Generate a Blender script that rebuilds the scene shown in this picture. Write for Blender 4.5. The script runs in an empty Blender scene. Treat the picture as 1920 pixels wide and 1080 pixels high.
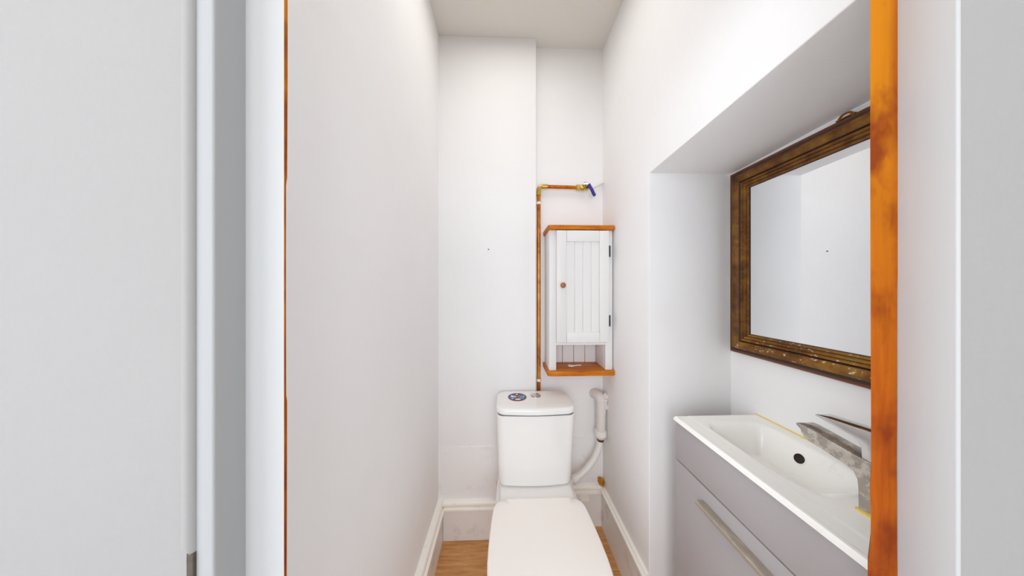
import bpy, bmesh, math, random
from mathutils import Vector, Matrix
random.seed(7)
S = bpy.context.scene
COL = S.collection

# ------------------------------------------------------------------ camera
YAW = math.atan(15 / 470)
cam = bpy.data.cameras.new('camera'); cam.sensor_width = 36; cam.lens = 470 / 1920 * 36; cam.clip_start = 0.02
camo = bpy.data.objects.new('camera', cam); COL.objects.link(camo)
camo.location = (0, 0, 1.35); camo.rotation_euler = (math.pi / 2, 0, -YAW)
S.camera = camo

# ------------------------------------------------------------------ world, lights, exposure
W = bpy.data.worlds.new('world'); S.world = W; W.use_nodes = True
W.node_tree.nodes['Background'].inputs[0].default_value = (0.9, 0.95, 1, 1)
W.node_tree.nodes['Background'].inputs[1].default_value = 0.6
def area(name, loc, rot, sx, sy, power, col):
    l = bpy.data.lights.new(name, 'AREA'); l.shape = 'RECTANGLE'; l.size = sx; l.size_y = sy
    l.energy = power; l.color = col
    o = bpy.data.objects.new(name, l); COL.objects.link(o); o.location = loc; o.rotation_euler = rot
    return o
# ceiling lamp of the toilet room
area('toilet_ceiling_light', (.06, .78, 2.69), (0, 0, 0), .5, .7, 2.7, (1, .977, .935))
# daylight through the window at the end of the hall
area('hall_window_light', (-0.1, -1.58, 1.55), (math.pi / 2, 0, 0), 1.5, 1.6, 23.0, (0.885, 0.94, 1.0))
area('hall_side_window_light', (-1.32, -0.75, 1.5), (math.pi / 2, 0, -math.pi / 2), 1.2, 1.6, 17.5, (0.885, 0.94, 1.0))
area('hall_overhead_fill', (0.0, -0.7, 2.66), (0, 0, 0), 0.5, 0.5, 2.0, (1, 0.96, 0.9))  # unseen overhead fill light, added to brighten the hall
vs = S.view_settings
vs.view_transform = 'Standard'; vs.look = 'None'; vs.gamma = 1; vs.use_curve_mapping = False; vs.exposure = 0.4
S.cycles.max_bounces = 16; S.cycles.diffuse_bounces = 12; S.cycles.glossy_bounces = 6
S.cycles.sample_clamp_indirect = 6

# ------------------------------------------------------------------ materials
def lin(c): return tuple(((v / 255) / 12.92 if v / 255 <= .04045 else ((v / 255 + .055) / 1.055) ** 2.4) for v in c) + (1,)
class Mat:
    def __init__(s, name, rgb, rough=.5, metal=0, spec=.5):
        s.m = bpy.data.materials.new(name); s.m.use_nodes = True
        s.nt = s.m.node_tree; s.b = s.nt.nodes['Principled BSDF']
        s.b.inputs['Base Color'].default_value = lin(rgb); s.b.inputs['Roughness'].default_value = rough
        s.b.inputs['Metallic'].default_value = metal; s.b.inputs['Specular IOR Level'].default_value = spec
        s.col = None; s.h = None; s.base = lin(rgb)
    def n(s, t, **k):
        n = s.nt.nodes.new(t)
        for a, v in k.items(): setattr(n, a, v)
        return n
    def coord(s, scale=(1, 1, 1), loc=(0, 0, 0)):
        g = s.n('ShaderNodeNewGeometry'); m = s.n('ShaderNodeMapping')
        m.inputs['Scale'].default_value = scale; m.inputs['Location'].default_value = loc
        s.nt.links.new(g.outputs['Position'], m.inputs['Vector']); return m.outputs[0]
    def noise(s, scale, detail=4, rough=.6, stretch=(1, 1, 1), loc=(0, 0, 0)):
        n = s.n('ShaderNodeTexNoise'); n.inputs['Scale'].default_value = scale
        n.inputs['Detail'].default_value = detail; n.inputs['Roughness'].default_value = rough
        s.nt.links.new(s.coord(stretch, loc), n.inputs['Vector']); return n.outputs['Fac']
    def ramp(s, fac, stops):
        r = s.n('ShaderNodeValToRGB'); s.nt.links.new(fac, r.inputs[0]); e = r.color_ramp.elements
        while len(e) < len(stops): e.new(.5)
        for k, (p, c) in enumerate(stops):
            e[k].position = p; e[k].color = lin(c) if len(c) == 3 else c
        return r.outputs[0]
    def mix(s, fac_stops, rgb):
        """lay colour rgb over the base where the (fac, lo, hi) mask is high"""
        fac, lo, hi, amt = fac_stops
        r = s.ramp(fac, [(lo, (0, 0, 0, 1)), (hi, (amt, amt, amt, 1))])
        m = s.n('ShaderNodeMix', data_type='RGBA')
        s.nt.links.new(r, m.inputs[0])
        if s.col: s.nt.links.new(s.col, m.inputs[6])
        else: m.inputs[6].default_value = s.base
        m.inputs[7].default_value = lin(rgb); s.setcol(m.outputs[2]); return s
    def setcol(s, o): s.col = o; s.nt.links.new(o, s.b.inputs['Base Color']); return s
    def bump(s, fac, strength=.1, dist=.002):
        b = s.n('ShaderNodeBump'); b.inputs['Strength'].default_value = strength; b.inputs['Distance'].default_value = dist
        s.nt.links.new(fac, b.inputs['Height'])
        if s.h: s.nt.links.new(s.h, b.inputs['Normal'])
        s.h = b.outputs[0]; s.nt.links.new(s.h, s.b.inputs['Normal']); return s

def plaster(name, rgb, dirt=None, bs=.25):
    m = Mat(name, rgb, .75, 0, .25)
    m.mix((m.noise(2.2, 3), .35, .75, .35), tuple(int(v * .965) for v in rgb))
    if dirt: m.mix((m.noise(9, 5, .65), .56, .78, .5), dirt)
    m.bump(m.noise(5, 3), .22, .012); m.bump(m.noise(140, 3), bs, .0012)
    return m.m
M = {}
M['wall'] = plaster('wall_paint', (241, 240, 240))
M['patch'] = plaster('patched_paint', (240, 239, 239), (200, 196, 190), .5)
M['ceil'] = plaster('ceiling_paint', (226, 223, 217), (228, 216, 188))
M['bounce_floor'] = plaster('pale_bounce_floor', (206, 208, 210))
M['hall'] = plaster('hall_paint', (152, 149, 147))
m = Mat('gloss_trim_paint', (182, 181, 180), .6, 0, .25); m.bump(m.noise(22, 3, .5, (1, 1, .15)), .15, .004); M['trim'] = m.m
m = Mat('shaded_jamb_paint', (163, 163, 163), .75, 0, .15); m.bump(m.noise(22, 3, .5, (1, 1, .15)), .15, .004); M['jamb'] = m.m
m = Mat('skirting_paint', (234, 232, 230), .4)
m.mix((m.noise(14, 5, .6), .55, .8, .6), (176, 172, 168)); m.bump(m.noise(30, 3), .2, .003); M['skirt'] = m.m
m = Mat('skirting_moulding_paint', (250, 247, 240), .35)
m.mix((m.noise(18, 5, .6), .6, .85, .55), (188, 178, 160)); m.bump(m.noise(25, 3), .2, .003); M['mould'] = m.m
m = Mat('bare_timber', (206, 120, 18), .6, 0, .12)
w = m.noise(7, 6, .62, (5, 5, .55))
m.setcol(m.ramp(w, [(.25, (128, 48, 2)), (.45, (158, 74, 3)), (.6, (172, 88, 5)), (.8, (188, 106, 16))]))
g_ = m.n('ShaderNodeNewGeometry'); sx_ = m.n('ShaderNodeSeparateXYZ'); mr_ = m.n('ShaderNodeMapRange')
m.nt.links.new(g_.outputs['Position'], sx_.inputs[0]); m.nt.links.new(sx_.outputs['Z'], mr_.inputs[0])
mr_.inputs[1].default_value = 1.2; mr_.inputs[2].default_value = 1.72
m.mix((mr_.outputs[0], 0, 1, .8), (192, 120, 3))            # paler towards the top: stronger light there painted into the colour
mx_ = m.n('ShaderNodeMapRange'); m.nt.links.new(sx_.outputs['X'], mx_.inputs[0]); mx_.inputs[1].default_value = .5; mx_.inputs[2].default_value = .524
mm_ = m.n('ShaderNodeMath', operation='MULTIPLY'); m.nt.links.new(mx_.outputs[0], mm_.inputs[0]); m.nt.links.new(m.noise(5, 4, .6, (1, 1, .7), (2, 0, 1.3)), mm_.inputs[1])
m.mix((mm_.outputs[0], .18, .42, .8), (150, 70, 6))          # darker along the outer edge
m.mix((m.noise(7.5, 4, .6, (1.5, 1, 1), (3, 0, .45)), .46, .6, .9), (118, 42, 2))
m.mix((m.noise(9, 3, .6, (1, 1, .5), (1, 3, 0)), .66, .74, .7), (110, 40, 4))
m.bump(m.noise(60, 4, .6, (3, 3, .25)), .25, .002); M['timber'] = m.m
m = Mat('dirty_old_timber', (92, 82, 68), .8); m.mix((m.noise(40, 4), .45, .7, .8), (60, 52, 42)); M['oldwood'] = m.m
m = Mat('oak_plank', (170, 116, 66), .42)
m.setcol(m.ramp(m.noise(6, 7, .65, (1.2, 11, 11)), [(.25, (164, 108, 56)), (.5, (200, 145, 88)), (.75, (224, 174, 118))]))
m.mix((m.noise(3.5, 3, .6, (1.4, 9, 9), (2.3, 1, 0)), .64, .72, .55), (120, 74, 36)); M['oak'] = m.m
M['floorbase'] = Mat('subfloor', (70, 46, 26), .8).m
m = Mat('white_ceramic', (240, 238, 235), .10, 0, .5); M['ceramic'] = m.m
m = Mat('seat_plastic', (250, 244, 238), .28, 0, .45); M['seat'] = m.m
m = Mat('basin_ceramic', (251, 250, 246), .15)
m.mix((m.noise(30, 5, .7), .62, .8, .3), (196, 186, 168)); M['basin'] = m.m
M['dark'] = Mat('dark_void', (34, 16, 8), .7).m
M['gap'] = Mat('shadow_gap', (120, 116, 114), .8).m
m = Mat('chrome', (205, 205, 205), .08, 1); M['chrome'] = m.m
m = Mat('limescaled_chrome', (176, 170, 162), .26, .85)
m.mix((m.noise(45, 6, .7), .47, .56, .85), (222, 216, 206)); m.mix((m.noise(16, 4, .6), .6, .72, .6), (118, 98, 70))
m.bump(m.noise(90, 4), .3, .001); M['scale'] = m.m
m = Mat('brushed_nickel', (186, 176, 162), .34, .8); m.mix((m.noise(60, 5, .7, (1, .3, 1)), .5, .7, .6), (222, 216, 204)); M['nickel'] = m.m
m = Mat('vanity_grey', (172, 166, 167), .4); m.mix((m.noise(4, 3), .4, .7, .4), (166, 163, 162)); M['grey'] = m.m
M['cabwhite'] = Mat('cabinet_paint', (229, 227, 226), .45).m
m = Mat('cabinet_pine', (206, 128, 36), .45, 0, .25)
m.setcol(m.ramp(m.noise(8, 6, .6, (1.2, 8, 8)), [(.25, (150, 70, 6)), (.5, (190, 106, 12)), (.75, (210, 136, 34))])); M['pine'] = m.m
m = Mat('copper', (205, 118, 62), .28, .85)
m.setcol(m.ramp(m.noise(12, 5, .65), [(.3, (140, 62, 14)), (.5, (206, 122, 40)), (.72, (226, 156, 66))])); M['copper'] = m.m
m = Mat('brass', (206, 176, 92), .25, .9); M['brass'] = m.m
m = Mat('blue_lever_sleeve', (34, 32, 140), .35); M['blue'] = m.m
m = Mat('white_plastic', (232, 229, 224), .35); M['plastic'] = m.m
m = Mat('painted_pipe', (222, 216, 211), .55); m.mix((m.noise(30, 5, .7), .55, .75, .5), (176, 160, 148)); m.bump(m.noise(60, 4), .4, .003); M['ppipe'] = m.m
M['black'] = Mat('black_hinge', (22, 20, 22), .45).m
M['steel'] = Mat('steel_clip', (110, 84, 60), .4, .8).m
M['sealant'] = Mat('yellow_sealant', (236, 212, 122), .5).m
m = Mat('expanding_foam', (206, 138, 34), .8); m.mix((m.noise(90, 4), .45, .65, .8), (150, 88, 12)); m.bump(m.noise(120, 4), .8, .004); M['foam'] = m.m
M['mirror'] = Mat('mirror_glass', (238, 240, 242), .0, 1).m
m = Mat('worn_gilt_wood', (120, 78, 34), .5, 0, .25)
m.setcol(m.ramp(m.noise(10, 6, .65, (1.5, 1.5, 1.5)), [(.3, (56, 26, 6)), (.45, (98, 58, 18)), (.58, (126, 84, 28)), (.75, (160, 118, 48))]))
m.mix((m.noise(26, 5, .7, (1, 1, 1), (4, 1, 2)), .62, .68, .55), (92, 96, 48))
m.bump(m.noise(90, 5), .35, .0015); M['frame'] = m.m
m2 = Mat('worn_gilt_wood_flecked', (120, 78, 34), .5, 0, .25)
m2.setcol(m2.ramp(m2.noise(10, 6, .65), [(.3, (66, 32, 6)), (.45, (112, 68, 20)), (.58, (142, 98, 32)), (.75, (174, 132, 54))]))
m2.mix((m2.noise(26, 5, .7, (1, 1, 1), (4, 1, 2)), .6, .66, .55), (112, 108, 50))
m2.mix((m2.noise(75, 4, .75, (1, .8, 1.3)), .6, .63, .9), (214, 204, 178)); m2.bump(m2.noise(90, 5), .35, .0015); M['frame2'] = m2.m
m = Mat('dark_groove_tone', (52, 28, 10), .5); m.mix((m.noise(30, 4), .5, .75, .5), (84, 60, 26)); M['groove'] = m.m
m = Mat('red_brown_bead', (104, 52, 18), .4); m.mix((m.noise(14, 5), .5, .7, .6), (78, 60, 24)); M['redwood'] = m.m
M['knob'] = Mat('brown_knob', (160, 98, 40), .35).m
M['navy'] = Mat('sticker_navy', (20, 62, 110), .35).m
M['teal'] = Mat('sticker_teal', (24, 120, 130), .35).m
M['red'] = Mat('sticker_red', (205, 62, 52), .35).m
M['swhite'] = Mat('sticker_white', (236, 240, 240), .35).m
M['cyan'] = Mat('sticker_light_blue', (86, 170, 222), .35).m
M['peach'] = Mat('sticker_peach', (232, 190, 160), .35).m

# ------------------------------------------------------------------ geometry helpers   (x right, y into the room, z up)
def wloc(o):
    v = Vector((0, 0, 0))
    while o: v += Vector(o.location); o = o.parent
    return v
class MB:
    def __init__(s): s.bm = bmesh.new()
    def box(s, x0, x1, y0, y1, z0, z1, bev=0, seg=2):
        t = bmesh.new(); bmesh.ops.create_cube(t, size=1)
        for v in t.verts:
            v.co = Vector((x0 + (v.co.x + .5) * (x1 - x0), y0 + (v.co.y + .5) * (y1 - y0), z0 + (v.co.z + .5) * (z1 - z0)))
        if bev: bmesh.ops.bevel(t, geom=t.edges[:], offset=bev, segments=seg, affect='EDGES', profile=.5)
        s.add(t); return s
    def add(s, t):
        me = bpy.data.meshes.new('tmp'); t.to_mesh(me); t.free(); s.bm.from_mesh(me); bpy.data.meshes.remove(me)
    def rings(s, rings, cap=True, close=True):
        """skin a list of equally long closed point loops"""
        R = [[s.bm.verts.new(p) for p in r] for r in rings]; n = len(R[0])
        for a, b in zip(R, R[1:]):
            for i in range(n if close else n - 1):
                j = (i + 1) % n; s.bm.faces.new((a[i], a[j], b[j], b[i]))
        if cap:
            s.bm.faces.new(R[0][::-1]); s.bm.faces.new(R[-1])
        return s
    def tube(s, pts, r, n=14, cap=True):
        pts = [Vector(p) for p in pts]; rs = r if isinstance(r, (list, tuple)) else [r] * len(pts)
        rings = []; nrm = None
        for i, p in enumerate(pts):
            t = (pts[min(i + 1, len(pts) - 1)] - pts[max(i - 1, 0)]).normalized()
            if nrm is None: nrm = t.orthogonal().normalized()
            else: nrm = (nrm - t * nrm.dot(t)).normalized()
            b = t.cross(nrm)
            rings.append([p + rs[i] * (math.cos(a) * nrm + math.sin(a) * b) for a in [2 * math.pi * k / n for k in range(n)]])
        return s.rings(rings, cap)
    def prism(s, pts, d):
        """flat polygon pts pushed along d"""
        d = Vector(d); pts = [Vector(p) for p in pts]
        return s.rings([pts, [p + d for p in pts]])
    def bevel(s, off, seg=2, ang=35):
        bmesh.ops.remove_doubles(s.bm, verts=s.bm.verts[:], dist=1e-6)
        e = [e for e in s.bm.edges if len(e.link_faces) == 2 and e.calc_face_angle(0) > math.radians(ang)]
        bmesh.ops.bevel(s.bm, geom=e, offset=off, segments=seg, affect='EDGES', profile=.5, clamp_overlap=True); return s
    def jitter(s, a):
        for v in s.bm.verts: v.co += Vector([random.uniform(-a, a) for _ in range(3)])
        return s
    def build(s, name, mat, parent=None, smooth=True):
        bmesh.ops.recalc_face_normals(s.bm, faces=s.bm.faces[:])
        off = wloc(parent) if parent else Vector((0, 0, 0))
        bmesh.ops.translate(s.bm, verts=s.bm.verts[:], vec=-off)
        me = bpy.data.meshes.new(name); s.bm.to_mesh(me); s.bm.free()
        me.materials.append(M[mat] if isinstance(mat, str) else mat)
        if smooth: me.shade_smooth(); me.set_sharp_from_angle(angle=math.radians(38))
        o = bpy.data.objects.new(name, me); COL.objects.link(o)
        if parent: o.parent = parent
        return o
def box(name, mat, parent, *a, **k): return MB().box(*a, **k).build(name, mat, parent)
def thing(name, label, cat, loc, group=None):
    o = bpy.data.objects.new(name, None); COL.objects.link(o); o.location = loc; o.empty_display_size = .05
    o['label'] = label; o['category'] = cat
    if group: o['group'] = group
    return o
def struct(o, label=None):
    o['kind'] = 'structure'
    if label: o['label'] = label
    return o
def bez(pts, n=8):
    """smooth polyline through pts (Catmull-Rom)"""
    P = [Vector(p) for p in pts]; P = [2 * P[0] - P[1]] + P + [2 * P[-1] - P[-2]]; out = []
    for i in range(1, len(P) - 2):
        for k in range(n):
            t = k / n; a, b, c, d = P[i - 1:i + 3]
            out.append(.5 * (2 * b + (c - a) * t + (2 * a - 5 * b + 4 * c - d) * t * t + (3 * b - a - 3 * c + d) * t ** 3))
    return out + [P[-2]]
def rrect(x0, x1, y0, y1, r, z, n=6, bulge=0.0):
    """rounded rectangle in plan at height z; bulge pushes the front (y0) side out in the middle"""
    out = []
    for cx, cy, a0 in ((x1 - r, y1 - r, 0), (x0 + r, y1 - r, 90), (x0 + r, y0 + r, 180), (x1 - r, y0 + r, 270)):
        if a0 == 270 and bulge:
            for k in range(1, 6):
                t = k / 6; out.append(Vector((x0 + r + t * (x1 - x0 - 2 * r), y0 - bulge * math.sin(math.pi * t), z)))
        for k in range(n + 1):
            a = math.radians(a0 + 90 * k / n); out.append(Vector((cx + r * math.cos(a), cy + r * math.sin(a), z)))
    return out

# ------------------------------------------------------------------ the setting
XL, XR, YB, YR, HC = -.354, .565, 1.365, 1.42, 2.715
YN, XN, HN = .959, .893, 1.802           # niche: far end, back wall, soffit height
YF0, YF1 = .282, .37                      # partition with the doorway
fl = struct(box('floor', 'floorbase', None, -1.4, 1.4, -1.7, 1.6, -.08, -.012), 'oak laminate floor')
y = 1.345 + .18
while y > .2:                             # planks laid across the room
    x0 = XL - .04
    MB().box(x0, XN, y - .18 + .0006, y - .0006, -.0119, 0, .0008, 1).build('plank', 'oak', fl)
    y -= .18
box('hall_bounce_floor', 'bounce_floor', fl, -1.4, 1.4, -1.7, y, -.0119, 0)  # unseen hall floor, made pale to bounce light into the room
struct(box('ceiling', 'ceil', None, -1.45, 1.45, -1.75, 1.65, HC, HC + .1), 'off-white painted ceiling')
struct(MB().box(XL - .12, XL, YF1, 1.6, 0, HC).build('wall_left', 'wall'), 'white painted left wall')
wb = MB().box(XL - .1, .175, YB, 1.64, 0, HC, .003, 2).box(.17, XR + .1, YR, 1.64, 0, HC)
struct(wb.build('wall_back', 'wall'), 'white back wall with chimney breast and recess')
pr_ = [(YF1, HN + .012), (YN, HN - .004), (YN, 0), (1.6, 0), (1.6, HC), (YF1, HC)]
wr = MB().prism([(XR, a, b) for a, b in pr_], (1.02 - XR, 0, 0)).bevel(.003, 3)
struct(wr.build('wall_right', 'wall'), 'white right wall with a deep niche cut into it')
struct(MB().box(XN, 1.02, YF1, YN + .01, 0, HN + .03).build('wall_niche', 'wall'), 'white back wall of the niche behind mirror and washbasin')
# hand-patched lower plaster, standing a few millimetres proud with a ragged upper edge
def ragged(name, x0, x1, yb, d, z0, z1, lbl):
    n = 22; p = [(x0, yb, z0)] + [(x0 + (x1 - x0) * k / n, yb, z1 + random.uniform(-.004, .004)) for k in range(n + 1)] + [(x1, yb, z0)]
    return struct(MB().prism(p, (0, -d, 0)).build(name, 'patch', smooth=False), lbl)
ragged('trim_1', XL, .1749, YB + .001, .004, .17, .492, 'patched plaster band with ragged top edge on chimney breast')
ragged('trim_2', .18, XR, YR + .001, .005, .17, .497, 'patched plaster band behind the cistern')
# skirting boards: a plain board and a moulding on top
def skirt(name, p0, p1, inward, zt, mh, bt, mt, lbl, over=.0):
    """from p0 to p1 in plan, thickness along inward"""
    p0, p1, n = Vector(p0), Vector(p1), Vector(inward)
    def prof(pts, nm, mat, par):
        r = [[Vector((p.x + n.x * d, p.y + n.y * d, z)) for d, z in pts] for p in (p0, p1)]
        return MB().rings(r).build(nm, mat, par)
    b = prof([(0, 0), (bt, 0), (bt, zt - mh), (0, zt - mh)], name, 'skirt', None); struct(b, lbl)
    k = mh
    pts = [(0, zt - k), (bt + .004, zt - k), (bt + .010, zt - k + .004), (bt + .010, zt - k + .012), (bt + .004, zt - k + .016)]
    for i in range(9):
        a = -math.pi / 2 + math.pi * .78 * i / 8; rr = (k - .016) / 2
        pts.append((mt - rr + rr * math.cos(a), zt - k + .016 + rr + rr * math.sin(a)))
    pts += [(0, zt)]
    prof(pts, 'moulding', 'mould', b); return b
skirt('baseboard_left', (XL, YF1), (XL, YB), (1, 0), .212, .050, .028, .030, 'white skirting on the left wall')
skirt('baseboard_back', (XL + .03, YB), (.175, YB), (0, -1), .212, .050, .018, .024, 'scuffed skirting on the chimney breast')
skirt('baseboard_recess', (.175, YR), (XR, YR), (0, -1), .236, .050, .016, .022, 'dirty skirting in the recess')
skirt('baseboard_right', (XR, YN), (XR, YR), (-1, 0), .232, .024, .014, .014, 'white skirting on the right wall')
# partition, doorway, hall
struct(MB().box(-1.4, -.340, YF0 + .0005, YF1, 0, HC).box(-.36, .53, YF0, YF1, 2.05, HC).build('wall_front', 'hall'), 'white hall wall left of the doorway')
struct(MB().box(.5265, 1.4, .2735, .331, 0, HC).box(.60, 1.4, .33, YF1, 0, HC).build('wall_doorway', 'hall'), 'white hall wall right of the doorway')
struct(MB().box(-1.45, -1.35, -1.7, YF0, 0, HC).box(1.35, 1.45, -1.7, .276, 0, HC)
       .box(-1.45, -.9, -1.75, -1.65, 0, HC).box(.7, 1.45, -1.75, -1.65, 0, HC).box(-.9, .7, -1.75, -1.65, 0, .7).box(-.9, .7, -1.75, -1.65, 2.4, HC)
       .build('wall_hall', 'wall'), 'white hall walls behind the camera')
dr = bpy.data.objects.new('door_1', None); COL.objects.link(dr); dr.location = (.1, .316, 0); struct(dr, 'doorway with white jambs and bare timber stops')
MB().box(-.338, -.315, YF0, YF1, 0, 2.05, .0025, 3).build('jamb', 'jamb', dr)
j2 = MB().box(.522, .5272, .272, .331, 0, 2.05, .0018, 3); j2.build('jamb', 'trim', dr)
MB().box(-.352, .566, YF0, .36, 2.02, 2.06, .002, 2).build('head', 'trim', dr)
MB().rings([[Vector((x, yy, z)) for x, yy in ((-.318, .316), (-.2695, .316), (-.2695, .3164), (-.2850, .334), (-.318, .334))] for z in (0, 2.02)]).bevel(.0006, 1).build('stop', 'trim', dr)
# bare edge of the left stop: unpainted, of uneven width
e = [(.3160, 0), (.3192, .0), (.3193, .5), (.3191, .98), (.3196, 1.21), (.3183, 1.218), (.3180, 1.35), (.3181, 1.477), (.3197, 1.487), (.3204, 1.6), (.3206, 1.75), (.3206, 2.02), (.3160, 2.02)]
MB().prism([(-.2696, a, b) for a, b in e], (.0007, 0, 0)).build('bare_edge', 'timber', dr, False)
# right stop: bare stained timber with torn lower corners
pts = []
for k in range(61):
    z = 2.02 * k / 60; x = .4845 - .0008 * math.sin(z * 5)
    if z < 1.09: x += random.uniform(-.002, .0006)
    if z < .99: x -= .004
    pts.append((x, .316, z))
rp = []
for k in range(61):
    z = 2.02 * (60 - k) / 60; x = .522 - .0012 * max(0, 1.25 - z) / .3 + random.uniform(-.0005, .0005)
    rp.append((x + .0006 * math.sin(z * 9), .316, z))
loop = [Vector(p) for p in pts + rp]
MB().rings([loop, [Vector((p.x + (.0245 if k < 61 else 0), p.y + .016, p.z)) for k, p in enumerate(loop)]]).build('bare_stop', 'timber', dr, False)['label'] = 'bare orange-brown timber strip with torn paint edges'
# bead between the left jamb and the hall wall; its lower end is missing
b = []
for z in (1.072, 2.1):
    b.append([Vector((-.3395 + .0072 * math.cos(a), YF0 + .0005 - .006 * math.sin(a), z - (.006 if (z < 1.1 and k < 4) else 0))) for k, a in enumerate([math.pi * k / 10 for k in range(11)])])
MB().rings(b).build('bead', 'hall', dr)
MB().box(-.3395, -.3325, YF0 - .0035, YF0 + .001, 0, 1.066, .0008, 1).build('bead_backing', 'oldwood', dr)

# ------------------------------------------------------------------ toilet
XC = .147
toi = thing('toilet', 'white close-coupled toilet with closed lid against the back wall', 'toilet', (XC, 1.0, 0))
def dshape(hw, yf, yb, z, rb=.04, n=14, pw=2.3, yw=None):
    """D-shaped plan: round front, square back; widest at yw"""
    yw = yw if yw is not None else yf + (yb - yf) * .45
    out = []
    for k in range(n + 1):                     # round front from the right to the left
        a = -math.pi * k / n
        c, s = math.cos(a), math.sin(a)
        out.append((XC + hw * math.copysign(abs(c) ** (2 / pw), c), yw - (yw - yf) * abs(s) ** (2 / pw), z))
    for t in (.25, .5, .75): out.append((XC - hw * (1 - .05 * t * t), yw + (yb - rb - yw) * t, z))
    q = hw * .95
    for k in range(6):
        a = math.pi - math.pi / 2 * k / 5
        out.append((XC - q + rb + rb * math.cos(a), yb - rb + rb * math.sin(a), z))
    for k in range(6):
        a = math.pi / 2 - math.pi / 2 * k / 5
        out.append((XC + q - rb + rb * math.cos(a), yb - rb + rb * math.sin(a), z))
    for t in (.75, .5, .25): out.append((XC + hw * (1 - .05 * t * t), yw + (yb - rb - yw) * t, z))
    return [Vector(p) for p in out]
pan = MB().rings([dshape(.115, .76, 1.30, 0), dshape(.118, .755, 1.31, .015), dshape(.108, .78, 1.31, .08), dshape(.112, .77, 1.315, .17), dshape(.14, .71, 1.32, .27),
                  dshape(.172, .66, 1.325, .345), dshape(.184, .640, 1.33, .385), dshape(.186, .638, 1.33, .398), dshape(.178, .646, 1.325, .405)])
pan.build('pan', 'ceramic', toi)
deck = [rrect(XC - w, XC + w, 1.076 - d, 1.335, .022, z, 5) for w, d, z in ((.172, .004, .38), (.170, .0, .408), (.166, 0, .424), (.160, -.005, .431))]
MB().rings(deck).build('rear_deck', 'ceramic', toi)
def seat_ring(z0, z1, inset):
    o = [dshape(h - inset, .632 + inset, 1.073, z, .05, 18, 2.35, .83) for h, z in ((.196, z0), (.202, z0 + .004), (.2025, z1 - .006), (.199, z1 - .0015), (.192, z1))]
    return o
MB().rings(seat_ring(.4065, .4255, .004)).build('seat', 'seat', toi)
lidr = seat_ring(.4275, .446, 0)
c = Vector((XC, .86, 0))
for sc_, dz in ((.85, .0012), (.5, .0028), (.15, .0036)):
    lidr.append([Vector((c.x + (p.x - c.x) * sc_, c.y + (p.y - c.y) * sc_, .446 + dz)) for p in lidr[4]])
MB().rings(lidr).build('seat_lid', 'seat', toi)
for sx in (-.078, .078):
    MB().tube([(XC + sx - .016, 1.078, .434), (XC + sx + .016, 1.078, .434)], .0075, 12).build('hinge', 'seat', toi)
cx0, cx1 = -.0345, .3325
cis = []
for t, z in ((.024, .4325), (.012, .4345), (.004, .441), (0, .452), (0, .56), (0, .68), (0, .758), (.004, .763)):
    f = (z - .43) / .333; s_ = .0085 * (1 - f)
    cis.append(rrect(cx0 + s_ + t, cx1 - .017 * (1 - f) - t, 1.149 - .004 * f + t, 1.347 - t, .034, z, 7, .008))
MB().rings(cis).build('cistern', 'ceramic', toi)
MB().rings([rrect(cx0 + .005, cx1 - .005, 1.149, 1.344, .03, z, 7, .008) for z in (.7625, .7695)]).build('cistern_joint', 'gap', toi)
lid = []
for t, z in ((.004, .769), (0, .7725), (0, .786), (.002, .7925), (.007, .7965), (.015, .7985), (.05, .7995)):
    lid.append(rrect(cx0 - .0025 + t, cx1 + .0025 - t, 1.141 + t, 1.351 - t, max(.036, .05 - t), z, 8, .008))
MB().rings(lid).build('cistern_lid', 'ceramic', toi)
def disc(cx, cy, z0, z1, r, a0=0, a1=360, n=36):
    pts = [Vector((cx + r * math.cos(math.radians(a0 + (a1 - a0) * k / n)), cy + r * math.sin(math.radians(a0 + (a1 - a0) * k / n)), z0)) for k in range(n if a1 - a0 == 360 else n + 1)]
    return MB().prism(pts, (0, 0, z1 - z0))
bx, by, bz = .161, 1.277, .7992
bt = disc(bx, by, bz, bz + .003, .0265).build('flush_button', 'chrome', toi)
disc(bx - .0012, by, bz + .003, bz + .0052, .0225, 95, 265, 20).bevel(.0008, 2, 50).build('half_flush_plate', 'chrome', bt)
disc(bx + .0012, by, bz + .003, bz + .0052, .0225, -85, 85, 20).bevel(.0008, 2, 50).build('full_flush_plate', 'chrome', bt)
# round sticker: red rim, dark blue field, white shapes, a red cross and white letter strokes
kx, ky, kz = .067, 1.264, .7993
st = disc(kx, ky, kz, kz + .0008, .0475, n=48).build('sticker', 'red', toi); st['label'] = 'round blue sticker with red rim and red cross'
disc(kx, ky, kz + .0008, kz + .0011, .0445, n=48).build('blue_field', 'navy', st)
def flat(pts, nm, mat, z=.0011, h=.0003):
    MB().prism([(kx + a / 1000, ky + b / 1000, kz + z) for a, b in pts], (0, 0, h)).build(nm, mat, st, False)
def blob(cx, cy, rx, ry, nm, mat, z=.0011, n=16, seed=0):
    flat([(cx + rx * math.cos(2 * math.pi * k / n) * (1 + .12 * math.sin(k * 3.1 + seed)), cy + ry * math.sin(2 * math.pi * k / n)) for k in range(n)], nm, mat, z)
blob(-20, 3, 20, 24, 'teal_patch', 'teal', seed=1); blob(20, 0, 20, 27, 'teal_patch', 'teal', seed=2)
flat([(-32, 19), (-27, 17), (-20, 8), (-6, 4), (-6, -3), (-22, -2), (-33, -5), (-29, 6)], 'white_shape', 'swhite', .0014)
blob(2, -28, 15, 6.5, 'white_shape', 'swhite', .0014, seed=3); blob(-25, -21, 6, 5, 'peach_spot', 'peach', .0014)
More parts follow.
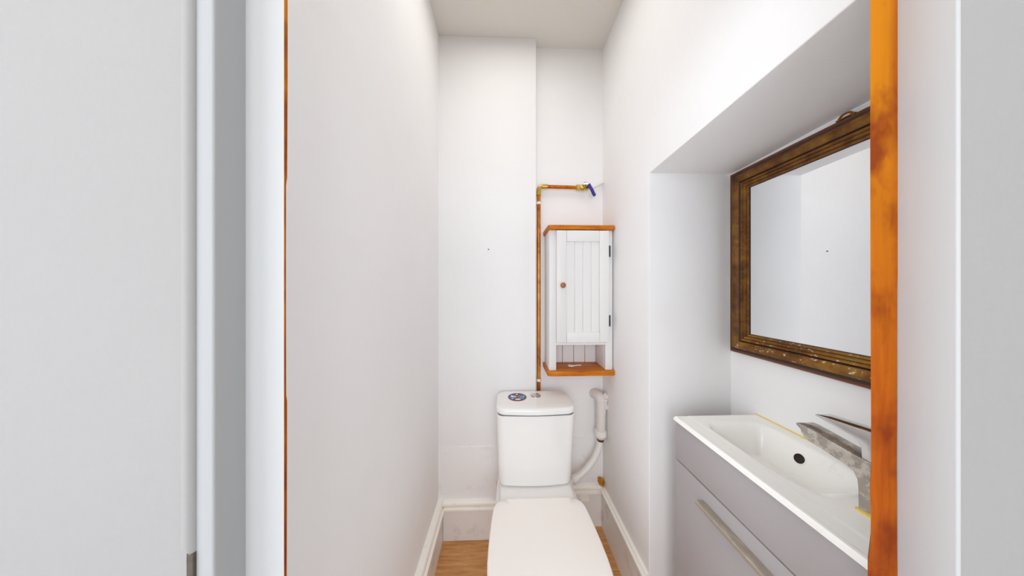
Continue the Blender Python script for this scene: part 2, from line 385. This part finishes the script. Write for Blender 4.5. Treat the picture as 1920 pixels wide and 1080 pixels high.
blob(27, -18, 4.5, 4.5, 'light_blue_spot', 'cyan', .0014); flat([(24, 6), (36, 9), (33, 1)], 'white_shape', 'swhite', .0014); blob(18, -8, 5, 4, 'peach_spot', 'peach', .0014)
flat([(-21, 17), (-16, 19), (22, -15), (17, -19)], 'cross_bar', 'red', .0017); flat([(-19, -18), (-15, -21), (20, 17), (15, 20)], 'cross_bar', 'red', .00172)
flat([(-6, 23), (-3, 23), (-3, 36), (-6, 36)], 'letter', 'swhite', .0014)
flat([(0, 23), (3.5, 23), (4.5, 26), (3.5, 29.5), (4.5, 33), (3.5, 36), (0, 36)], 'letter', 'swhite', .0014)

# ------------------------------------------------------------------ overflow pipe beside the cistern
hp = thing('overflow_pipe', 'white plastic pipe with elbow and bent hose right of the cistern', 'pipe', (.52, 1.36, .33))
MB().tube(bez([(.512, 1.42, .748), (.517, 1.392, .756), (.527, 1.366, .752), (.531, 1.358, .725), (.5315, 1.357, .70)], 6), [.026] * 24 + [.027], 16).build('elbow', 'ppipe', hp)
MB().tube([(.532, 1.357, .735), (.5305, 1.357, .66), (.529, 1.357, .575)], [.027, .0255, .0245], 18).build('straight_tube', 'ppipe', hp)
lump = bmesh.new(); bmesh.ops.create_icosphere(lump, subdivisions=4, radius=1)
for v in lump.verts:
    f = 1 + .22 * math.sin(v.co.x * 5 + 1) * math.sin(v.co.z * 7) + .12 * math.sin(v.co.y * 9 + v.co.z * 4)
    v.co = Vector((.5470 + .020 * v.co.x * f + .005 * v.co.z, 1.360 + .026 * v.co.y * f, .712 + .056 * v.co.z * f))
mb = MB(); mb.add(lump); mb.build('filler_lump', 'ppipe', hp)
nut = []
for z, r in ((.574, .027), (.571, .0315), (.545, .0315), (.541, .026), (.528, .0195)):
    nut.append([Vector((.528 + r * (1 + .03 * (k % 2)) * math.cos(2 * math.pi * k / 24), 1.357 + r * (1 + .03 * (k % 2)) * math.sin(2 * math.pi * k / 24), z)) for k in range(24)])
MB().rings(nut).build('coupling_nut', 'plastic', hp)
MB().tube([(.5275, 1.357, .528), (.527, 1.357, .514)], .0185, 18).build('hose_clip', 'steel', hp)
MB().tube(bez([(.5265, 1.357, .53), (.521, 1.356, .49), (.506, 1.354, .448), (.480, 1.351, .405), (.440, 1.346, .362), (.395, 1.338, .332), (.35, 1.325, .315)], 8), .0165, 16).build('hose', 'plastic', hp)
MB().tube([(.392, 1.337, .3305), (.368, 1.331, .321)], [.022, .023], 18).build('hose_collar', 'plastic', hp)

# ------------------------------------------------------------------ copper pipe with blue lever valve
cp = thing('copper_pipe', 'copper pipe with brass valve and blue lever running down the recess corner', 'pipe', (.194, 1.393, .3))
px, py, pz, R = .194, 1.393, 1.916, .0098
MB().tube([(px, py, .28), (px, py, 1.2), (px, py, pz - .028)], R, 16).build('riser', 'copper', cp)
MB().tube([(px, py, pz - .05), (px, py, pz - .022)], R + .0032, 16).build('elbow_socket', 'brass', cp)
el = [(px + .02 - .02 * math.cos(a), py, pz - .02 + .02 * math.sin(a)) for a in [math.pi / 2 * k / 8 for k in range(9)]]
MB().tube([(px, py, pz - .045)] + el + [(px + .046, py, pz)], R + .0022, 16).build('elbow', 'brass', cp)
MB().tube([(px + .022, py, pz), (px + .048, py, pz)], R + .0035, 16).build('elbow_socket', 'brass', cp)
MB().tube([(px + .03, py, pz), (.418, py, pz - .003)], R, 16).build('cross_pipe', 'copper', cp)
va = MB().tube([(.405, py, pz - .003), (.4051, py, pz - .003), (.424, py, pz - .003), (.4241, py, pz - .003)], [.011, .0155, .0155, .011], 6)
va.tube([(.422, py, pz - .003), (.43, py, pz - .003), (.440, py, pz - .003), (.449, py, pz - .003), (.458, py, pz - .002)], [.011, .0155, .0175, .0155, .011], 16)
va.tube([(.456, py, pz - .002), (.4561, py, pz - .002), (.474, py, pz - .001), (.4741, py, pz - .001)], [.009, .0155, .0155, .009], 6)
va.tube([(.44, py, pz - .003), (.443, py - .03, pz + .002)], .008, 12)
val = va.build('valve', 'brass', cp)
lv = [(.436, py - .032, pz + .006), (.452, py - .036, pz + .006), (.462, py - .037, pz + .002), (.4695, py - .037, pz - .011), (.480, py - .038, pz - .030), (.490, py - .039, pz - .052), (.4955, py - .040, pz - .064)]
p0 = bez(lv[2:], 5)
MB().tube(p0, [.0078] + [.0086] * (len(p0) - 3) + [.0082, .0045], 12).build('lever', 'blue', val)
MB().tube([lv[0], lv[1], lv[2]], [.0075, .0075, .007], 8).build('lever_nut', 'chrome', val)
MB().tube(bez([(.470, py, pz), (.497, py + .001, pz - .002), (.523, py + .006, pz + .012), (.560, py + .014, pz + .034), (.572, py + .016, pz + .04)], 5), .0082, 14).build('plastic_tail', 'plastic', cp)
for z in (1.822, .838):
    MB().tube([(px, py, z - .007), (px, py, z + .007)], R + .0035, 14).box(px - .0145, px + .0145, py, YR, z - .0065, z + .0065, .001, 1).build('pipe_clip', 'plastic', cp)
MB().tube(bez([(.10, 1.345, .29), (.03, 1.32, .3), (-.025, 1.30, .305), (-.029, 1.295, .325), (-.029, 1.295, .352)], 5), .0078, 12).build('feed_pipe', 'copper', toi)

# ------------------------------------------------------------------ small wall cabinet
wc = thing('wall_cabinet', 'white wall cabinet with pine top and bottom boards over the cistern', 'cabinet', (.393, 1.35, .904))
cy0, cy1 = 1.270, 1.4195
L0, L1, R0, R1 = .230, .266, .520, .556
def plank_part(nm, y0, z0, z1, x0, x1, ch):
    p = [(x0, cy1), (x0, y0 + ch), (x0 + ch, y0), (x1 - ch, y0), (x1, y0 + ch), (x1, cy1)]
    return MB().rings([[Vector((a, b, z)) for a, b in p] for z in (z0, z1)]).bevel(.003, 2, 50).build(nm, 'pine', wc)
plank_part('top_board', 1.252, 1.645, 1.668, .222, .5635, .008)
plank_part('bottom_board', 1.252, .905, .930, .220, .5635, .008)
for x0, x1 in ((L0, L1), (R0, R1)):
    MB().box(x0, x1, cy0, cy1 - .012, .930, 1.645, .0015, 2).build('side_panel', 'cabwhite', wc)
bw = (R0 - L1) / 4
for k in range(4):                         # tongue-and-groove back
    MB().box(L1 + k * bw + .0008, L1 + (k + 1) * bw - .0008, cy1 - .016, cy1 - .006, .930, 1.645, .002, 1).build('back_board', 'cabwhite', wc)
MB().box(L1, R0, cy0 + .001, cy1 - .016, 1.058, 1.074, .001, 1).build('shelf', 'cabwhite', wc)
dz0, dz1, dx0, dx1, yd0, yd1 = 1.0755, 1.6405, .2645, .532, cy0 - .019, cy0 - .0015
dd = bpy.data.objects.new('door', None); COL.objects.link(dd); dd.parent = wc; dd.location = Vector((dx1, cy0, dz0)) - wloc(wc)
for a, b2 in ((dx0, dx0 + .051), (dx1 - .049, dx1)):
    MB().box(a, b2, yd0, yd1, dz0, dz1, .0022, 2).build('stile', 'cabwhite', dd)
for a, b2 in ((dz0, dz0 + .051), (dz1 - .056, dz1)):
    MB().box(dx0 + .0517, dx1 - .0497, yd0, yd1, a, b2, .0016, 2).build('rail', 'cabwhite', dd)
pw = (dx1 - dx0 - .1) / 4
for k in range(4):
    MB().box(dx0 + .051 + k * pw + .0002, dx0 + .051 + (k + 1) * pw - .0002, yd0 + .007, yd1 - .002, dz0 + .05, dz1 - .055, .0013, 1).build('door_board', 'cabwhite', dd)
kn = []
for r, yy in ((.006, 0), (.006, .008), (.0105, .011), (.0135, .016), (.0135, .020), (.010, .0245), (.004, .026)):
    kn.append([Vector((.2935 + r * math.cos(2 * math.pi * k / 20), yd0 - yy, 1.364 + r * math.sin(2 * math.pi * k / 20))) for k in range(20)])
MB().rings(kn).build('knob', 'knob', dd)
for z in (1.536, 1.184):
    MB().tube([(.5345, yd0 + .001, z - .028), (.5345, yd0 + .001, z + .028)], .0040, 10).box(.5325, .545, cy0 - .002, cy0 + .0005, z - .026, z + .026).build('hinge', 'black', wc)
hk = MB().tube(bez([(.345, 1.335, .9335), (.352, 1.343, .9335), (.363, 1.342, .9335), (.366, 1.334, .9335), (.378, 1.333, .9335), (.395, 1.338, .9335), (.415, 1.339, .9335)], 5), [.0032] * 20 + [.003] * 11, 10)
hk.tube([(.345, 1.335, .9335), (.347, 1.324, .9335), (.362, 1.322, .9335), (.372, 1.328, .9335)], .0032, 10)
o = hk.build('plastic_hook', 'plastic'); o['label'] = 'small white plastic hook lying on the cabinet bottom board'; o['category'] = 'hook'

# ------------------------------------------------------------------ framed mirror in the niche
mr = thing('mirror', 'wall mirror in a worn moulded brown and gilt frame', 'mirror', (XN, .69, 1.105))
my0, my1, mz0, mz1 = .42, .940, 1.108, 1.785
PROF = [(0, 0), (0, .019), (.003, .0225), (.009, .0235), (.013, .0215), (.0160, .0215), (.0190, .030), (.024, .0355), (.031, .038), (.039, .0360), (.046, .031), (.049, .0245), (.0510, .0290), (.056, .0290),
        (.0585, .025), (.0605, .0265), (.066, .026), (.068, .0225), (.0705, .0235), (.0765, .0225), (.079, .019), (.079, 0)]
def frame_rail(corners, mat):
    r = []
    for (cy, cz, sy, sz) in corners:
        r.append([Vector((XN - .0005 - h, cy + sy * d, cz + sz * d)) for d, h in PROF])
    n = 10; rr = []
    for k in range(n + 1):
        rr.append([a.lerp(b_, k / n) for a, b_ in zip(r[0], r[1])])
    mb = MB().rings(rr); mb.bm.faces.ensure_lookup_table()
    for k in range(n):                     # toned finish: darker tone in the grooves, red-brown outer bead
        for i in range(len(PROF)):
            f = mb.bm.faces[k * len(PROF) + i]
            f.material_index = 1 if i in (3, 4, 5, 10, 11, 14, 17, 19, 20) else 2 if i in (1, 2, 3) else 0
    o = mb.build('frame_rail', mat, mr)
    o.data.materials.append(M['groove']); o.data.materials.append(M['redwood'])
frame_rail([(my1, mz0, -1, 1), (my1, mz1, -1, -1)], 'frame')
frame_rail([(my0, mz0, 1, 1), (my0, mz1, 1, -1)], 'frame')
frame_rail([(my0, mz1, 1, -1), (my1, mz1, -1, -1)], 'frame')
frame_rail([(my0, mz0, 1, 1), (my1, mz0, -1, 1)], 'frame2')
MB().box(XN - .0195, XN - .0015, my0 + .072, my1 - .072, mz0 + .072, mz1 - .072).build('glass', 'mirror', mr, False)
MB().tube([(XN - .022, .612 + .014 * math.cos(a), mz1 - .003 + .0135 * math.sin(a)) for a in [math.pi * k / 12 for k in range(13)]], .0026, 10).box(XN - .024, XN - .018, .594, .63, mz1 - .001, mz1 + .002).build('hanging_ring', 'frame', mr)

# ------------------------------------------------------------------ vanity unit, basin, tap
vu = thing('vanity_cabinet', 'matt grey vanity unit with bar handle under the washbasin', 'cabinet', (.745, .62, 0))
VX, VY0, VY1 = .600, .385, .858
MB().box(VX + .0185, XN - .001, VY0, VY1, .08, .80, .001, 1).box(VX + .0185, VX + .03, VY0, VY1, .79, .884).box(VX + .0185, XN - .001, VY1 - .014, VY1, .79, .884) \
    .box(VX + .0185, XN - .001, VY0, VY0 + .014, .79, .884).build('carcass', 'grey', vu)
MB().box(VX + .05, XN - .001, VY0 + .01, VY1 - .01, 0, .08).build('plinth', 'grey', vu)
MB().box(VX, VX + .018, VY0, VY1, .7575, .884, .0015, 2).build('fascia', 'grey', vu)
dv = MB().box(VX, VX + .018, VY0, VY1, .085, .7535, .0015, 2).build('door', 'grey', vu)
hb = [(VX - .0015, .711), (VX - .022, .711), (VX - .025, .709), (VX - .025, .700), (VX - .022, .700), (VX - .021, .7065), (VX - .0015, .7065)]
MB().rings([[Vector((a, yy, b_)) for a, b_ in hb] for yy in (.737, .45)]).build('handle', 'nickel', dv)
MB().box(VX - .0016, VX, .45, .737, .698, .7115, .0003, 1).build('handle_plate', 'nickel', dv)

bs = thing('washbasin', 'slim white ceramic washbasin in the niche', 'washbasin', (.745, .62, .885))
BX0, BX1, BY0, BY1, BZ = .5935, XN - .001, .381, .861, .903
def sm(t): t = max(0, min(1, t)); return t * t * (3 - 2 * t)
def bowl(x, y):
    """height of the basin's top surface"""
    ax, bx_ = .655, .860; ay, by_ = .505, .815
    # distance inside the rim on each side, each with its own wall slope
    u = min((x - ax) / .042, (bx_ - x) / .056); v = min((by_ - y) / .055, (y - ay) / .13)
    if u <= 0 or v <= 0: return 0
    u, v = min(u, 1), min(v, 1)
    # rounded corners: combine as a soft minimum
    m_ = 1 - min(1, math.hypot(1 - u, 1 - v))
    return -.082 * sm(m_)
NX, NY = 84, 120; top = []
mb = MB(); bm = mb.bm
def edge(t, lo, hi, r=.006):
    d = min(t - lo, 1e9); return d
g = []
for j in range(NY + 1):
    row = []
    for i in range(NX + 1):
        x = BX0 + (BX1 - BX0) * i / NX; y = BY0 + (BY1 - BY0) * j / NY
        d = min(x - BX0, BY1 - y, y - BY0); z = BZ
        if d < .006: z -= .006 - math.sqrt(max(0, .006 ** 2 - (.006 - d) ** 2))
        row.append(bm.verts.new((x, y, z + bowl(x, y) - (.0008 if .012 < x - BX0 < .05 else 0))))
    g.append(row)
for j in range(NY):
    for i in range(NX): bm.faces.new((g[j][i], g[j][i + 1], g[j + 1][i + 1], g[j + 1][i]))
per = [g[0][i] for i in range(NX + 1)] + [g[j][NX] for j in range(1, NY + 1)] + [g[NY][i] for i in range(NX - 1, -1, -1)] + [g[j][0] for j in range(NY - 1, 0, -1)]
mid = [bm.verts.new((v.co.x, v.co.y, .889)) for v in per]
low = [bm.verts.new((min(max(v.co.x, BX0 + .005), BX1), min(max(v.co.y, BY0 + .004), BY1 - .004), .8845)) for v in per]
for a, b_ in ((per, mid), (mid, low)):
    for i in range(len(a)):
        k = (i + 1) % len(a); bm.faces.new((a[i], a[k], b_[k], b_[i]))
mb.build('bowl', 'basin', bs)
# overflow hole on the rear slope of the bowl, drain in its floor, yellowed sealant along the wall
hx, hy = .8345, .682
n_ = Vector((-(bowl(hx + .004, hy) - bowl(hx - .004, hy)) / .008, 0, 1)).normalized(); hc = Vector((hx, hy, BZ + bowl(hx, hy)))
uu = Vector((0, 1, 0)); ww = n_.cross(uu)
def circ(r, h): return [hc + n_ * h + r * (math.cos(2 * math.pi * k / 28) * uu + math.sin(2 * math.pi * k / 28) * ww) for k in range(28)]
MB().rings([circ(.0165, -.003), circ(.0165, .001), circ(.0145, .0018), circ(.013, .0012)], False).build('overflow_rim', 'basin', bs)
MB().rings([circ(.0137, -.003), circ(.0137, .0011)]).build('overflow_hole', 'dark', bs)
dz = BZ - .082
disc(.745, .67, dz - .002, dz + .004, .021).build('drain', 'chrome', bs)
MB().tube([(XN - .001, .39, BZ + .0005), (XN - .001, .6, BZ + .001), (XN - .001, .862, BZ + .0005)], [.0028, .0034, .0026], 8).build('sealant', 'sealant', bs)

tp = thing('mixer_tap', 'limescaled chrome mixer tap with flat lever on the washbasin', 'tap', (.735, .47, BZ))
def T(p): return (p[0] * .96, 1.35 - (1.35 - p[1]) * .96)
def side(pts, x0, x1, nm, mat, bev, par=tp, ang=28):
    q = [T(p) for p in pts]
    return MB().prism([(x0, a, b_) for a, b_ in q], (x1 - x0, 0, 0)).bevel(bev, 3, ang).build(nm, mat, par)
zb = 1.35 - (1.35 - BZ) / .96
side([(.503, zb), (.5035, .93), (.505, .948), (.511, .960), (.523, .9655), (.545, .969), (.567, .9735), (.578, .9745), (.590, .9765), (.600, .982), (.605, .990), (.605, .9945), (.617, 1.004), (.614, 1.0085), (.600, 1.0085),
      (.56, 1.003), (.52, .997), (.49, .994), (.455, .993), (.455, zb)], .713, .757, 'body', 'scale', .0035, ang=40)
side([(.500, .994), (.501, 1.018), (.505, 1.027), (.519, 1.034), (.578, 1.0445), (.578, 1.0475), (.56, 1.0495), (.49, 1.0555), (.45, 1.0575), (.45, .994)], .716, .754, 'lever', 'chrome', .0015, ang=40)
rb = []
for r, z in ((.0275, BZ), (.0275, BZ + .0025), (.024, BZ + .004)):
    rb.append(rrect(.735 - r, .735 + r, .459 - r - .001, .459 + r + .001, .008, z, 4))
MB().rings(rb).build('sealant_ring', 'sealant', tp)

# ------------------------------------------------------------------ odd bits
fb = bmesh.new(); bmesh.ops.create_icosphere(fb, subdivisions=4, radius=1)
for v in fb.verts:
    f = 1 + .3 * math.sin(v.co.x * 6 + v.co.z * 5) * math.sin(v.co.y * 7 + 2) + .15 * math.sin(v.co.z * 13)
    v.co = Vector((.549 + .014 * v.co.x * f - .006 * v.co.z, 1.402 + .016 * v.co.y * f, .254 + .022 * v.co.z * f))
mb = MB(); mb.add(fb); o = mb.build('foam_blob', 'foam'); o['label'] = 'lump of ochre expanding foam on the skirting corner'; o['category'] = 'foam'
tpz = MB().prism([(.424, 1.4038, .188), (.472, 1.4038, .188), (.484, 1.4038, .144), (.437, 1.4038, .140)], (0, -.0012, 0))
o = tpz.build('tape', 'mould', None, False); o['label'] = 'cream patch of tape on skirting behind the toilet'; o['category'] = 'tape'
nl = MB().tube([(-.084, YB + .005, 1.559), (-.084, YB - .004, 1.559)], [.002, .0035], 10)
o = nl.build('nail', 'steel'); o['label'] = 'tiny nail head in the chimney breast wall'; o['category'] = 'nail'
